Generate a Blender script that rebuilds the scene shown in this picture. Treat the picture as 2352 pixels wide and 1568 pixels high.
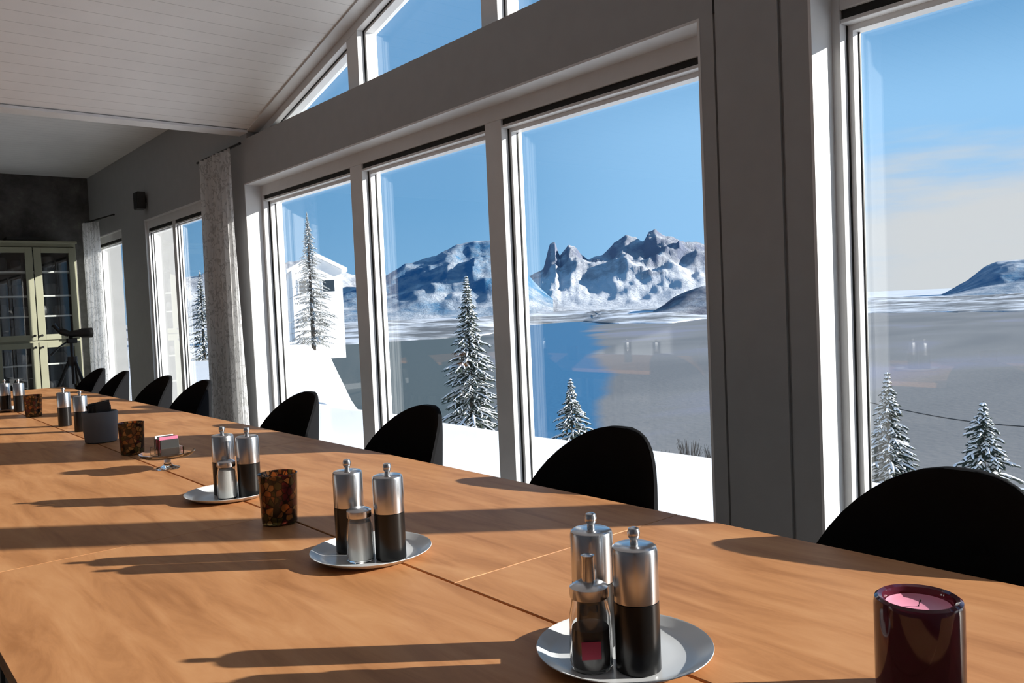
import bpy, bmesh, math, random
from mathutils import Vector, Matrix, noise
random.seed(7)
for o in list(bpy.data.objects): bpy.data.objects.remove(o)
S = bpy.context.scene
COL = S.collection
PI = math.pi

# ------------------------------------------------------------------ camera
FPX, CX, CY = 1895.7, 1176.0, 784.0
EYE = Vector((0, 0, 1.27))
def basis(yaw, pitch, roll):
    f = Vector((-math.sin(yaw)*math.cos(pitch), math.cos(yaw)*math.cos(pitch), math.sin(pitch)))
    r = Vector((math.cos(yaw), math.sin(yaw), 0)); u = r.cross(f)
    c, s = math.cos(roll), math.sin(roll)
    return c*r+s*u, -s*r+c*u, f
CR, CU, CF = basis(math.radians(50.249), math.radians(-2.4214), math.radians(-2.5166))
cam_d = bpy.data.cameras.new('camera'); cam = bpy.data.objects.new('camera', cam_d); COL.objects.link(cam)
cam_d.sensor_width = 36; cam_d.lens = FPX/2352*36; cam_d.clip_start = .05; cam_d.clip_end = 60000
cam.matrix_world = Matrix(((CR.x, CU.x, -CF.x, EYE.x), (CR.y, CU.y, -CF.y, EYE.y), (CR.z, CU.z, -CF.z, EYE.z), (0, 0, 0, 1)))
S.camera = cam
def ray(px, py): return CR*((px-CX)/FPX) - CU*((py-CY)/FPX) + CF
def azel(px, py):
    d = ray(px, py); return math.atan2(d.y, d.x), d.z/math.hypot(d.x, d.y)
def on_z(px, py, z):
    d = ray(px, py); return EYE + d*((z-EYE.z)/d.z)
def on_y(px, py, y):
    d = ray(px, py); return EYE + d*(y/d.y)
def out_at(px, py, dist):                      # a point at a given horizontal distance
    d = ray(px, py); return EYE + d*(dist/math.hypot(d.x, d.y))

# ------------------------------------------------------------------ light
SUN_AZ, SUN_EL = math.radians(49), math.radians(18)
S.view_settings.view_transform = 'Standard'; S.view_settings.look = 'None'
S.view_settings.gamma = 1; S.view_settings.use_curve_mapping = False
S.view_settings.exposure = 0.0
sd = bpy.data.lights.new('sun', 'SUN'); sd.energy = 11.0; sd.angle = math.radians(.55); sd.color = (1, .95, .88)
sun = bpy.data.objects.new('sun', sd); COL.objects.link(sun)
to_sun = Vector((math.cos(SUN_EL)*math.cos(SUN_AZ), math.cos(SUN_EL)*math.sin(SUN_AZ), math.sin(SUN_EL)))
sun.rotation_euler = to_sun.to_track_quat('Z', 'Y').to_euler(); sun.location = to_sun*30

W = bpy.data.worlds.new('sky'); S.world = W; W.use_nodes = True
nt = W.node_tree; nt.nodes.clear()
class NG:
    def __init__(s, tree): s.t = tree
    def n(s, typ, ins=None, **kw):
        n = s.t.nodes.new(typ)
        for k, v in kw.items(): setattr(n, k, v)
        if ins:
            for k, v in ins.items():
                sk = n.inputs[k]
                if isinstance(v, bpy.types.NodeSocket): s.t.links.new(v, sk)
                elif isinstance(v, bpy.types.Node): s.t.links.new(v.outputs[0], sk)
                else: sk.default_value = v
        return n
    def math(s, op, a, b=0.0, c=None, clamp=False):
        n = s.t.nodes.new('ShaderNodeMath'); n.operation = op; n.use_clamp = clamp
        for i, v in enumerate((a, b) if c is None else (a, b, c)):
            if isinstance(v, (int, float)): n.inputs[i].default_value = v
            else: s.t.links.new(v, n.inputs[i])
        return n.outputs[0]
    def mixc(s, f, a, b, bt='MIX'):
        n = s.t.nodes.new('ShaderNodeMix'); n.data_type = 'RGBA'; n.blend_type = bt
        for sk, v in ((n.inputs[0], f), (n.inputs[6], a), (n.inputs[7], b)):
            if isinstance(v, bpy.types.NodeSocket): s.t.links.new(v, sk)
            elif isinstance(v, (int, float)): sk.default_value = v
            else: sk.default_value = (*v, 1)
        return n.outputs[2]
    def ramp(s, f, stops, interp='LINEAR'):
        n = s.t.nodes.new('ShaderNodeValToRGB'); n.color_ramp.interpolation = interp
        e = n.color_ramp.elements
        while len(e) < len(stops): e.new(.5)
        for el, (p, c) in zip(e, stops): el.position = p; el.color = (*c, 1) if len(c) == 3 else c
        s.t.links.new(f, n.inputs[0]); return n.outputs[0]
g = NG(nt)
tc = g.n('ShaderNodeTexCoord')
sx = g.n('ShaderNodeSeparateXYZ', {0: tc.outputs['Generated']})
el = sx.outputs[2]
# thin cloud banks low over the fjord, in the direction right of the near pillar
cloud_dir = ray(2380, 560).normalized()
dv = g.n('ShaderNodeVectorMath', {0: tc.outputs['Generated'], 1: tuple(cloud_dir)}, operation='DOT_PRODUCT')
side = g.n('ShaderNodeMapRange', {0: dv.outputs['Value'], 1: .955, 2: .995, 3: 0., 4: 1.}, interpolation_type='SMOOTHSTEP')
scl = g.n('ShaderNodeVectorMath', {0: tc.outputs['Generated'], 1: (2.2, 2.2, 15.)}, operation='MULTIPLY')
nz = g.n('ShaderNodeTexNoise', {'Vector': scl.outputs[0], 'Scale': 2.3, 'Detail': 7., 'Roughness': .55})
low = g.n('ShaderNodeMapRange', {0: el, 1: .21, 2: .06, 3: 0., 4: 1.}, interpolation_type='SMOOTHSTEP')
a = g.math('MULTIPLY_ADD', low.outputs[0], .62, g.math('MULTIPLY', nz.outputs[0], .8))
cf = g.n('ShaderNodeMapRange', {0: a, 1: .55, 2: .98, 3: 0., 4: .95}, interpolation_type='SMOOTHSTEP')
cfac = g.math('MULTIPLY', cf.outputs[0], side.outputs[0])
blue = g.ramp(el, [(.0, (.24, .50, .80)), (.12, (.18, .43, .74)), (.30, (.155, .385, .69)), (1., (.07, .20, .46))])
wide = g.n('ShaderNodeMapRange', {0: dv.outputs['Value'], 1: .80, 2: .96, 3: 0., 4: 1.}, interpolation_type='SMOOTHSTEP')
lite = g.n('ShaderNodeMapRange', {0: el, 1: .31, 2: .18, 3: 0., 4: 1.}, interpolation_type='SMOOTHSTEP')
skyc = g.mixc(g.math('MULTIPLY', wide.outputs[0], lite.outputs[0]), blue, (.32, .62, .97))
SKY_STR = 1.06
skyc = g.mixc(cfac, skyc, (.72, .73, .74))
bg = g.n('ShaderNodeBackground', {'Color': skyc, 'Strength': SKY_STR})
g.n('ShaderNodeOutputWorld', {'Surface': bg.outputs[0]})

# ------------------------------------------------------------------ materials
MATS = {}
def mat(name, color=(.8, .8, .8), rough=.5, metal=0., trans=0., ior=1.45, spec=.5, builder=None, bump=None, alpha=None):
    if name in MATS: return MATS[name]
    m = bpy.data.materials.new(name); m.use_nodes = True; t = m.node_tree
    p = t.nodes['Principled BSDF']; q = NG(t)
    p.inputs['Base Color'].default_value = (*color, 1); p.inputs['Roughness'].default_value = rough
    p.inputs['Metallic'].default_value = metal; p.inputs['Transmission Weight'].default_value = trans
    p.inputs['IOR'].default_value = ior; p.inputs['Specular IOR Level'].default_value = spec
    tcn = q.n('ShaderNodeTexCoord')
    if builder is None:      # faint uneven tone so that no surface is a flat swatch
        nn = q.n('ShaderNodeTexNoise', {'Vector': tcn.outputs['Object'], 'Scale': 9., 'Detail': 3.})
        c = q.mixc(nn.outputs[0], tuple(v*.93 for v in color), tuple(min(1, v*1.07) for v in color))
        t.links.new(c, p.inputs['Base Color'])
    else: builder(q, p, tcn)
    if bump:
        sc, st, dist = bump
        nn = q.n('ShaderNodeTexNoise', {'Vector': tcn.outputs['Object'], 'Scale': sc, 'Detail': 4.})
        b = q.n('ShaderNodeBump', {'Height': nn.outputs[0], 'Strength': st, 'Distance': dist}); t.links.new(b.outputs[0], p.inputs['Normal'])
    MATS[name] = m; return m

def wood_builder(c0, c1, c2, stretch=(1.2, 14, 14), bumpst=.05):
    def f(q, p, tcn):
        v = q.n('ShaderNodeMapping', {'Vector': tcn.outputs['Object'], 'Scale': stretch})
        n1 = q.n('ShaderNodeTexNoise', {'Vector': v.outputs[0], 'Scale': 2.2, 'Detail': 8., 'Roughness': .62, 'Distortion': .6})
        n2 = q.n('ShaderNodeTexNoise', {'Vector': tcn.outputs['Object'], 'Scale': 1.1, 'Detail': 2.})
        c = q.ramp(n1.outputs[0], [(.30, c0), (.5, c1), (.72, c2)])
        c = q.mixc(q.math('MULTIPLY', n2.outputs[0], .35), c, tuple(x*.8 for x in c1))
        q.t.links.new(c, p.inputs['Base Color'])
        b = q.n('ShaderNodeBump', {'Height': n1.outputs[0], 'Strength': bumpst, 'Distance': .002}); q.t.links.new(b.outputs[0], p.inputs['Normal'])
    return f
M_table = mat('oak_tabletop', rough=.5, spec=.2, builder=wood_builder((.36, .15, .055), (.53, .245, .10), (.64, .33, .15), (1.2, 7, 14)))
M_floor = mat('floor_wood', rough=.45, builder=wood_builder((.15, .13, .115), (.21, .19, .17), (.27, .25, .23), (1, 8, 8)))
def board_builder(base, axis, pitch, groove=.35, gw=.035):
    def f(q, p, tcn):
        s = q.n('ShaderNodeSeparateXYZ', {0: tcn.outputs['Object']})
        fr = q.math('FRACT', q.math('DIVIDE', s.outputs[axis], pitch))
        gm = q.math('LESS_THAN', fr, gw)
        n = q.n('ShaderNodeTexNoise', {'Vector': tcn.outputs['Object'], 'Scale': 3., 'Detail': 4.})
        c = q.mixc(n.outputs[0], tuple(x*.9 for x in base), tuple(min(1, x*1.06) for x in base))
        c = q.mixc(q.math('MULTIPLY', gm, groove), c, (.05, .05, .05))
        q.t.links.new(c, p.inputs['Base Color'])
        b = q.n('ShaderNodeBump', {'Height': q.math('SUBTRACT', 1., gm), 'Strength': .4, 'Distance': .004}); q.t.links.new(b.outputs[0], p.inputs['Normal'])
    return f
M_ceil = mat('ceiling_boards', rough=.5, builder=board_builder((.90, .90, .89), 0, .12))
M_wall = mat('wall_paint', (.345, .35, .355), .6)
M_trim = mat('trim_paint', (.50, .50, .51), .45)
M_frame = mat('window_frame_paint', (.70, .70, .70), .4)
M_gasket = mat('black_gasket', (.01, .01, .01), .6)
def dark_wall(q, p, tcn):
    n = q.n('ShaderNodeTexNoise', {'Vector': tcn.outputs['Object'], 'Scale': 4., 'Detail': 6., 'Roughness': .7})
    c = q.ramp(n.outputs[0], [(.35, (.05, .047, .045)), (.6, (.11, .105, .10)), (.75, (.19, .18, .17))])
    q.t.links.new(c, p.inputs['Base Color'])
M_farwall = mat('dark_panelled_wall', rough=.7, builder=dark_wall)
M_inner = mat('inner_wall', (.55, .57, .60), .7)

def glass_pane():
    m = bpy.data.materials.new('window_glass'); m.use_nodes = True; t = m.node_tree; t.nodes.clear(); q = NG(t)
    tr = q.n('ShaderNodeBsdfTransparent', {'Color': (.965, .975, .975, 1)}); gl = q.n('ShaderNodeBsdfGlossy', {'Color': (1, 1, 1, 1), 'Roughness': .0})
    ge = q.n('ShaderNodeNewGeometry')
    dt = q.n('ShaderNodeVectorMath', {0: ge.outputs['Incoming'], 1: ge.outputs['Normal']}, operation='DOT_PRODUCT')
    f = q.math('MULTIPLY_ADD', q.math('POWER', q.math('SUBTRACT', 1., q.math('ABSOLUTE', dt.outputs['Value'])), 5.), .93, .045)
    mx = q.n('ShaderNodeMixShader', {0: f, 1: tr.outputs[0], 2: gl.outputs[0]})
    q.n('ShaderNodeOutputMaterial', {'Surface': mx.outputs[0]}); return m
M_glass = glass_pane()
M_black = mat('black_fabric', (.010, .010, .011), .9, bump=(220, .3, .001), spec=.06)
M_blackleg = mat('black_metal', (.012, .012, .012), .4)
M_steel = mat('brushed_steel', (.62, .62, .63), .24, 1.)
M_millblack = mat('mill_black', (.006, .006, .006), .25)
M_china = mat('white_china', (.62, .63, .64), .22)
M_clear = mat('clear_glass', (.95, .97, .97), .03, trans=1., ior=1.45)
M_salt = mat('white_salt', (.82, .82, .8), .8)
M_pepper = mat('dark_sugar', (.045, .04, .04), .8)
M_red = mat('red_paper', (.28, .01, .04), .6)
M_pink = mat('pink_paper', (.5, .13, .22), .6)
M_white = mat('white_paper', (.75, .75, .75), .6)
M_winebody = mat('wine_red_glass', (.13, .022, .045), .08, trans=.5, ior=1.5)
M_wax = mat('pink_wax', (.80, .30, .42), .45)
M_wick = mat('burnt_wick', (.02, .02, .02), .9)
def mosaic(q, p, tcn):
    v = q.n('ShaderNodeTexVoronoi', {'Vector': tcn.outputs['Object'], 'Scale': 62.})
    e = q.n('ShaderNodeTexVoronoi', {'Vector': tcn.outputs['Object'], 'Scale': 62.}, feature='DISTANCE_TO_EDGE')
    s = q.n('ShaderNodeSeparateColor', {0: v.outputs['Color']})
    c = q.ramp(s.outputs[0], [(0, (.02, .012, .008)), (.18, (.22, .02, .03)), (.34, (.70, .26, .05)), (.50, (.35, .12, .03)), (.62, (.80, .42, .12)), (.82, (.16, .14, .03)), (.92, (.5, .16, .04))], 'CONSTANT')
    c = q.mixc(q.math('LESS_THAN', e.outputs[0], .06), c, (.01, .008, .006))
    q.t.links.new(c, p.inputs['Base Color'])
M_mosaic = mat('amber_mosaic_glass', rough=.18, trans=.7, builder=mosaic)
M_pot = mat('speckled_grey_stoneware', (.16, .16, .165), .6)
M_sachet = mat('black_sachet', (.015, .015, .015), .5)
def curtain_b(q, p, tcn):
    n = q.n('ShaderNodeTexNoise', {'Vector': tcn.outputs['Object'], 'Scale': 14., 'Detail': 3.})
    c = q.ramp(n.outputs[0], [(.42, (.80, .80, .80)), (.5, (.55, .55, .55)), (.58, (.80, .80, .80))])
    q.t.links.new(c, p.inputs['Base Color'])
def sheer():
    m = bpy.data.materials.new('sheer_curtain'); m.use_nodes = True; t = m.node_tree; t.nodes.clear(); q = NG(t)
    tcn = q.n('ShaderNodeTexCoord')
    mp = q.n('ShaderNodeMapping', {'Vector': tcn.outputs['Object'], 'Scale': (1, 1, .6)})
    n = q.n('ShaderNodeTexNoise', {'Vector': mp.outputs[0], 'Scale': 16., 'Detail': 3., 'Distortion': 1.})
    c = q.ramp(n.outputs[0], [(.47, (.92, .92, .92)), (.53, (.55, .55, .55)), (.58, (.92, .92, .92))])
    d = q.n('ShaderNodeBsdfDiffuse', {'Color': c}); tl = q.n('ShaderNodeBsdfTranslucent', {'Color': c}); tr = q.n('ShaderNodeBsdfTransparent')
    a = q.n('ShaderNodeMixShader', {0: .6, 1: d.outputs[0], 2: tl.outputs[0]})
    b = q.n('ShaderNodeMixShader', {0: .18, 1: a.outputs[0], 2: tr.outputs[0]})
    q.n('ShaderNodeOutputMaterial', {'Surface': b.outputs[0]}); return m
M_sheer = sheer()
M_cab = mat('cream_cabinet_paint', (.30, .30, .215), .45)
M_cabin = mat('cabinet_inside', (.035, .035, .036), .6)
M_cabglass = M_glass
M_scope = mat('scope_black', (.008, .008, .008), .35)
def snow_b(q, p, tcn):
    n = q.n('ShaderNodeTexNoise', {'Vector': tcn.outputs['Object'], 'Scale': .8, 'Detail': 5.})
    c = q.mixc(n.outputs[0], (.80, .82, .85), (.90, .91, .92)); q.t.links.new(c, p.inputs['Base Color'])
    b = q.n('ShaderNodeBump', {'Height': n.outputs[0], 'Strength': .25, 'Distance': .05}); q.t.links.new(b.outputs[0], p.inputs['Normal'])
M_snow = mat('snow', rough=.8, spec=.2, builder=snow_b)
M_needle = mat('spruce_needles', (.028, .042, .03), .8)
M_bark = mat('bark', (.06, .05, .04), .9)
M_housewall = mat('white_cladding', builder=board_builder((.72, .72, .72), 2, .18, .3), rough=.6)
M_darkglass = mat('dark_window', (.03, .04, .05), .1)
M_deck = mat('deck_timber', (.16, .14, .12), .8)

# ------------------------------------------------------------------ mesh helpers
class MB:
    def __init__(s): s.v = []; s.f = []
    def box(s, x0, x1, y0, y1, z0, z1):
        b = len(s.v)
        s.v += [(x, y, z) for z in (z0, z1) for y in (y0, y1) for x in (x0, x1)]
        s.f += [tuple(b+i for i in q) for q in ((0, 2, 3, 1), (4, 5, 7, 6), (0, 1, 5, 4), (2, 6, 7, 3), (0, 4, 6, 2), (1, 3, 7, 5))]; return s
    def prism(s, poly, axis, a0, a1):     # poly in the two other axes, extruded along axis
        b = len(s.v); n = len(poly)
        for a in (a0, a1):
            for p, q in poly:
                s.v.append((a, p, q) if axis == 0 else (p, a, q) if axis == 1 else (p, q, a))
        s.f.append(tuple(b+i for i in range(n))); s.f.append(tuple(b+n+i for i in reversed(range(n))))
        for i in range(n):
            j = (i+1) % n; s.f.append((b+i, b+n+i, b+n+j, b+j))
        return s
    def lathe(s, prof, c=(0, 0, 0), seg=40, close=True):
        b = len(s.v); n = len(prof)
        for i in range(seg):
            t = 2*PI*i/seg
            for r, z in prof: s.v.append((c[0]+r*math.cos(t), c[1]+r*math.sin(t), c[2]+z))
        for i in range(seg):
            j = (i+1) % seg
            for k in range(n-1):
                s.f.append((b+i*n+k, b+j*n+k, b+j*n+k+1, b+i*n+k+1))
        return s
    def tube(s, pts, r, seg=8):
        pts = [Vector(p) for p in pts]; rs = r if isinstance(r, (list, tuple)) else [r]*len(pts)
        b = len(s.v)
        for i, p in enumerate(pts):
            d = (pts[min(i+1, len(pts)-1)]-pts[max(i-1, 0)]).normalized()
            u = d.cross(Vector((0, 0, 1)) if abs(d.z) < .95 else Vector((1, 0, 0))).normalized(); w = d.cross(u)
            for k in range(seg):
                t = 2*PI*k/seg; s.v.append(tuple(p+(u*math.cos(t)+w*math.sin(t))*rs[i]))
        for i in range(len(pts)-1):
            for k in range(seg):
                j = (k+1) % seg; s.f.append((b+i*seg+k, b+i*seg+j, b+(i+1)*seg+j, b+(i+1)*seg+k))
        s.f.append(tuple(b+k for k in reversed(range(seg)))); s.f.append(tuple(b+(len(pts)-1)*seg+k for k in range(seg)))
        return s
    def build(s, name, m, parent=None, smooth=False, bevel=0., seg=2, weld=False, loc=None):
        me = bpy.data.meshes.new(name); me.from_pydata(s.v, [], s.f); me.validate()
        bm = bmesh.new(); bm.from_mesh(me)
        if weld: bmesh.ops.remove_doubles(bm, verts=bm.verts, dist=1e-5)
        bmesh.ops.recalc_face_normals(bm, faces=bm.faces)
        if smooth:
            for f in bm.faces: f.smooth = True
            for e in bm.edges:
                if len(e.link_faces) == 2 and e.calc_face_angle(0) > math.radians(38): e.smooth = False
        bm.to_mesh(me); bm.free()
        me.materials.append(m)
        o = bpy.data.objects.new(name, me); COL.objects.link(o)
        if parent: o.parent = parent
        if loc: o.location = loc
        if bevel:
            md = o.modifiers.new('bevel', 'BEVEL'); md.width = bevel; md.segments = seg; md.limit_method = 'ANGLE'; md.angle_limit = math.radians(40)
        return o
def tag(o, label=None, cat=None, group=None, kind=None):
    if label: o['label'] = label
    if cat: o['category'] = cat
    if group: o['group'] = group
    if kind: o['kind'] = kind
    return o
def empty(name, loc, rz=0):
    o = bpy.data.objects.new(name, None); COL.objects.link(o); o.location = loc; o.rotation_euler = (0, 0, rz); o.empty_display_size = .1; return o
def struct(o, label=None): o['kind'] = 'structure'; return tag(o, label)
def copy_tree(o, parent=None):
    c = o.copy(); COL.objects.link(c); c.parent = parent
    for ch in list(o.children): copy_tree(ch, c)
    return c
def put(o, loc, rz=0, label=None, group=None):
    o.location = loc; o.rotation_euler = (0, 0, rz)
    if label: o['label'] = label
    if group: o['group'] = group
    return o

# ------------------------------------------------------------------ room shell
YW, YF = 2.9, 3.045                    # wall face, face of the window frames
XF, XR, YB = -12.45, 3.1, -4.2        # far wall, right wall, wall behind the camera
SILL, HEAD, GS = .10, 2.443, 2.82    # glazing sill, head, gable sill
SPX, SPZ, SL = -6.948, 2.885, .2511  # foot of the gable slope
RX = -1.92; RZ = SPZ+SL*(RX-SPX); CE = 3.28
YO = 3.24                            # outer wall face
def slope(x): return SPZ+SL*(x-SPX) if x <= RX else RZ-SL*(x-RX)
struct(MB().box(XF, XR+.2, YB, YO, -.12, 0).build('floor', M_floor))
w = MB()
P1, P2 = -2.165, -1.67
op = [(-12.3, -10.93), (-9.98, -7.9), (-7.05, P1), (P2, 2.9)]
w.box(XF, XR+.2, YW, YO, 0, SILL)
xs = [XF]+[v for o_ in op for v in o_]+[XR+.2]
for i in range(0, len(xs), 2):
    if i == 6: continue
    w.box(xs[i], xs[i+1], YW, YO, SILL, HEAD)
w.box(XF, SPX, YW, YO, HEAD, CE+.15)
w.box(SPX, XR+.2, YW, YO, HEAD, GS)
w.prism([(2.98, GS), (XR+.2, GS), (XR+.2, 3.1), (2.98, 3.1)], 1, YW, YO)
struct(w.build('wall_window_side', M_wall), 'light grey wall between the tall windows')
# the pillar between the two big glazed openings: boards with two shadow grooves
pl = MB()
pl.box(P1, -2.098, YW, YO, SILL, HEAD); pl.box(-2.098, -2.084, YW+.012, YO, SILL, HEAD)
pl.box(-2.084, -1.797, YW-.004, YO, SILL, HEAD); pl.box(-1.797, -1.783, YW+.012, YO, SILL, HEAD); pl.box(-1.783, P2, YW, YO, SILL, HEAD)
pl.prism([(P1, GS), (P2, GS), (P2, slope(P2)), (RX, RZ), (P1, slope(P1))], 1, YW, YO)
pl.box(-2.084, -1.797, YW-.004, YW+.05, HEAD, slope(-1.797)-.01)
for xg in (-2.098, -1.797): pass
struct(pl.build('wall_pillar', M_wall), 'grey boarded pillar between the two big windows')
gr = MB()
for xg in (-2.091, -1.790): gr.box(xg-.006, xg+.006, YW-.002, YW+.004, HEAD, slope(xg)-.01)
struct(gr.build('trim_1', M_gasket))
# ceiling
c = MB()
T = .22
c.prism([(SPX, SPZ), (RX, RZ), (RX, RZ+T), (SPX, SPZ+T)], 1, YB, YO)
c.prism([(RX, RZ), (XR+.2, slope(XR+.2)), (XR+.2, slope(XR+.2)+T), (RX, RZ+T)], 1, YB, YO)
c.box(SPX-.14, SPX, YB, YO, SPZ, CE+.25)
c.box(XF, SPX-.14, YB, YO, CE, CE+.2)
struct(c.build('ceiling', M_ceil), 'pale boarded ceiling with gable slope')
struct(MB().box(SPX-.15, SPX+.03, YB, YW, SPZ-.022, SPZ-.002).build('trim_2', mat('trim_bright', (.8, .8, .8), .4)))
struct(MB().box(XF-.15, XF, YB, YO, 0, CE+.2).build('wall_far', M_farwall), 'dark far wall behind the cabinet')
struct(MB().box(XF-.15, XR+.2, YB-.15, YB, 0, 4.5).build('wall_back', M_inner))
struct(MB().box(XR+.2, XR+.35, YB, YO, 0, 4.5).build('wall_right', M_inner))
struct(MB().box(XF, XF+.015, YB, YW, 0, .09).build('baseboard_far', M_trim))

# ------------------------------------------------------------------ windows
def jamb_frame(name, x0, x1, z0, z1, mulls, fw=.045, top=.150, cat_label=None, yf=YF, k=1.):
    """fixed glazing: outer frame, mullions, gasket line, panes"""
    o = MB()
    y0, y1 = yf, yf+.16*k
    o.box(x0, x0+fw, y0, y1, z0, z1); o.box(x1-fw, x1, y0, y1, z0, z1)
    o.box(x0+fw, x1-fw, y0, y1, z0, z0+fw)
    o.box(x0+fw, x1-fw, y0, y1, z1-top+.050, z1)                    # head frame
    o.box(x0+fw, x1-fw, y0+.03*k, y1, z1-top+.016, z1-top+.050)     # set-back strip
    o.box(x0+fw, x1-fw, y0+.006, y1, z1-top, z1-top+.016)           # sash head
    for a, b in mulls: o.box(a, b, y0, y1-.004, z0+fw, z1-top+.050)
    f = struct(o.build(name, M_frame, bevel=.003), cat_label)
    L = MB(); t = .012
    L.box(x0, x0+t, YW-.002, y0, z0, z1); L.box(x1-t, x1, YW-.002, y0, z0, z1); L.box(x0+t, x1-t, YW-.002, y0, z1-t, z1); L.box(x0+t, x1-t, YW-.02, y0, z0, z0+t)
    L.build('lining', mat('white_lining', (.70, .70, .70), .4), f)
    edges = [x0+fw]+[v for m_ in mulls for v in m_]+[x1-fw]
    for i in range(0, len(edges), 2):
        a, b = edges[i], edges[i+1]
        MB().box(a+.002, b-.002, y0+.014*k, y0+.030*k, z1-top+.016, z1-top+.050).build('vent_slot', M_gasket, f)
        s = MB(); t = .022*k; ys0, ys1 = y0+.058*k, y0+.118*k
        s.box(a, a+t, ys0, ys1, z0+fw, z1-top); s.box(b-t, b, ys0, ys1, z0+fw, z1-top)
        s.box(a+t, b-t, ys0, ys1, z0+fw, z0+fw+t); s.box(a+t, b-t, ys0, ys1, z1-top-t, z1-top)
        s.build('glazing_bead', mat('white_bead', (.8, .8, .8), .35), f)
        g_ = MB(); e = .0025
        g_.box(a, a+e, y0+.048*k, y0+.058*k, z0+fw, z1-top); g_.box(b-e, b, y0+.048*k, y0+.058*k, z0+fw, z1-top)
        g_.box(a+t, a+t+e*2, y0+.098*k, y0+.106*k, z0+fw+t, z1-top-t)
        g_.build('gasket', M_gasket, f)
        MB().box(a+.001, b-.001, y0+.122*k, y0+.130*k, z0+fw, z1-top).build('pane', M_glass, f)
    return f
jamb_frame('window_1', -12.3, -10.93, SILL, HEAD, [], yf=2.93, k=.5, cat_label='far window beside the dark wall')
jamb_frame('window_2', -9.98, -7.9, SILL, HEAD, [(-9.10, -9.01)], yf=2.925, k=.5, cat_label='window behind the far chairs left of the corner curtain')
jamb_frame('window_3', -7.05, P1, SILL, HEAD, [(-5.442, -5.270), (-3.827, -3.676)], cat_label='wide three-pane window facing the fjord and spruce')
jamb_frame('window_4', P2, 2.9, SILL, HEAD, [(-.07, .09), (1.4, 1.56)], cat_label='window right of the grey pillar')
def gable_window(name, x0, x1, mulls, lab):
    o = MB(); y0, y1 = 3.0, 3.16; fw = .075; dz = .075
    def top(x): return slope(x)-dz
    # sloping head
    o.prism([(x0, slope(x0)-dz), (x1, slope(x1)-dz), (x1, slope(x1)), (x0, slope(x0))], 1, y0, y1)
    o.box(x0, x1, y0, y1, GS, GS+.045)
    if x1 < 0: o.prism([(x1-fw, GS), (x1, GS), (x1, slope(x1)), (x1-fw, slope(x1))], 1, y0, y1)
    else: o.prism([(x0, GS), (x0+fw, GS), (x0+fw, slope(x0+fw)), (x0, slope(x0))], 1, y0, y1)
    for a, b in mulls: o.prism([(a, GS+.045), (b, GS+.045), (b, slope(b)-dz), (a, slope(a)-dz)], 1, y0, y1)
    f = struct(o.build(name, M_frame, bevel=.003), lab)
    t = .014
    MB().prism([(x0, slope(x0)-t), (x1, slope(x1)-t), (x1, slope(x1)), (x0, slope(x0))], 1, YW-.002, y0).build('lining', mat('white_lining'), f)
    ed = ([x0+.15]+[v for m_ in mulls for v in m_]+[x1-fw]) if x1 < 0 else ([x0+fw]+[v for m_ in mulls for v in m_]+[x1-.15])
    for i in range(0, len(ed), 2):
        a, b = ed[i], ed[i+1]; t = .022
        za, zb = top(a), top(b); zs = GS+.045
        s = MB(); ys0, ys1 = y0+.058, y0+.118
        s.prism([(a, za-t), (b, zb-t), (b, zb), (a, za)], 1, ys0, ys1)
        if za-t > zs+.03: s.prism([(a, zs), (a+t, zs), (a+t, top(a+t)-t), (a, za-t)], 1, ys0, ys1)
        if zb-t > zs+.03: s.prism([(b-t, zs), (b, zs), (b, zb-t), (b-t, top(b-t)-t)], 1, ys0, ys1)
        s.build('glazing_bead', mat('white_bead'), f)
        k = MB(); e = .003
        k.prism([(a, za-e), (b, zb-e), (b, zb), (a, za)], 1, y0+.048, y0+.058)
        if za-t > zs+.03: k.box(a, a+e, y0+.048, y0+.058, zs, za-e)
        k.build('gasket', M_gasket, f)
        MB().prism([(a, zs-.01), (b, zs-.01), (b, max(zb-.01, zs)), (a, max(za-.01, zs))], 1, y0+.122, y0+.130).build('pane', M_glass, f)
    return f
gable_window('window_5', SPX+.02, P1, [(-5.318, -5.163), (-3.757, -3.609)], 'sloping gable window above the three-pane window')
gable_window('window_6', P2, 2.9, [(-.07, .09), (1.4, 1.56)], 'gable window right of the pillar')

# ------------------------------------------------------------------ curtains
def curtain(name, p0, p1, ztop, zbot, waves, amp, lab, seed=0, gather=1.):
    rnd = random.Random(seed); v = []; f = []; n = waves*10; rows = 24
    d = Vector((p1[0]-p0[0], p1[1]-p0[1])); nr = Vector((-d.y, d.x)).normalized()
    ph = [rnd.uniform(-.5, .5) for _ in range(waves+2)]
    for j in range(rows+1):
        t = j/rows; z = ztop+(zbot-ztop)*t
        for i in range(n+1):
            u = i/n; w_ = u*waves
            a_ = math.sin(2*PI*w_+ph[int(w_)]*.8)*amp*(.55+.45*t)+math.sin(5.1*w_+t*2)*amp*.25
            q = Vector(p0)+d*(.5+(u-.5)*(gather+(1-gather)*t))+nr*a_
            v.append((q.x, q.y, z))
    for j in range(rows):
        for i in range(n):
            b = j*(n+1)+i; f.append((b, b+1, b+n+2, b+n+1))
    m = MB(); m.v = v; m.f = f
    return tag(m.build(name, M_sheer, smooth=True), lab, 'curtain')
c1 = curtain('curtain', (-7.84, 2.785), (-6.98, 2.785), 2.74, .03, 9, .04, 'white patterned sheer curtain hanging left of the wide three-pane window', 1, .85)
c2 = curtain('curtain', (-11.88, 2.66), (-11.60, 2.83), 2.60, .03, 6, .03, 'white sheer curtain in the far corner beside the cabinet', 3, .9)
rod = MB().tube([(-8.0, 2.84, 2.77), (-6.95, 2.84, 2.77)], .012).build('curtain_rail', M_blackleg)
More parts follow.
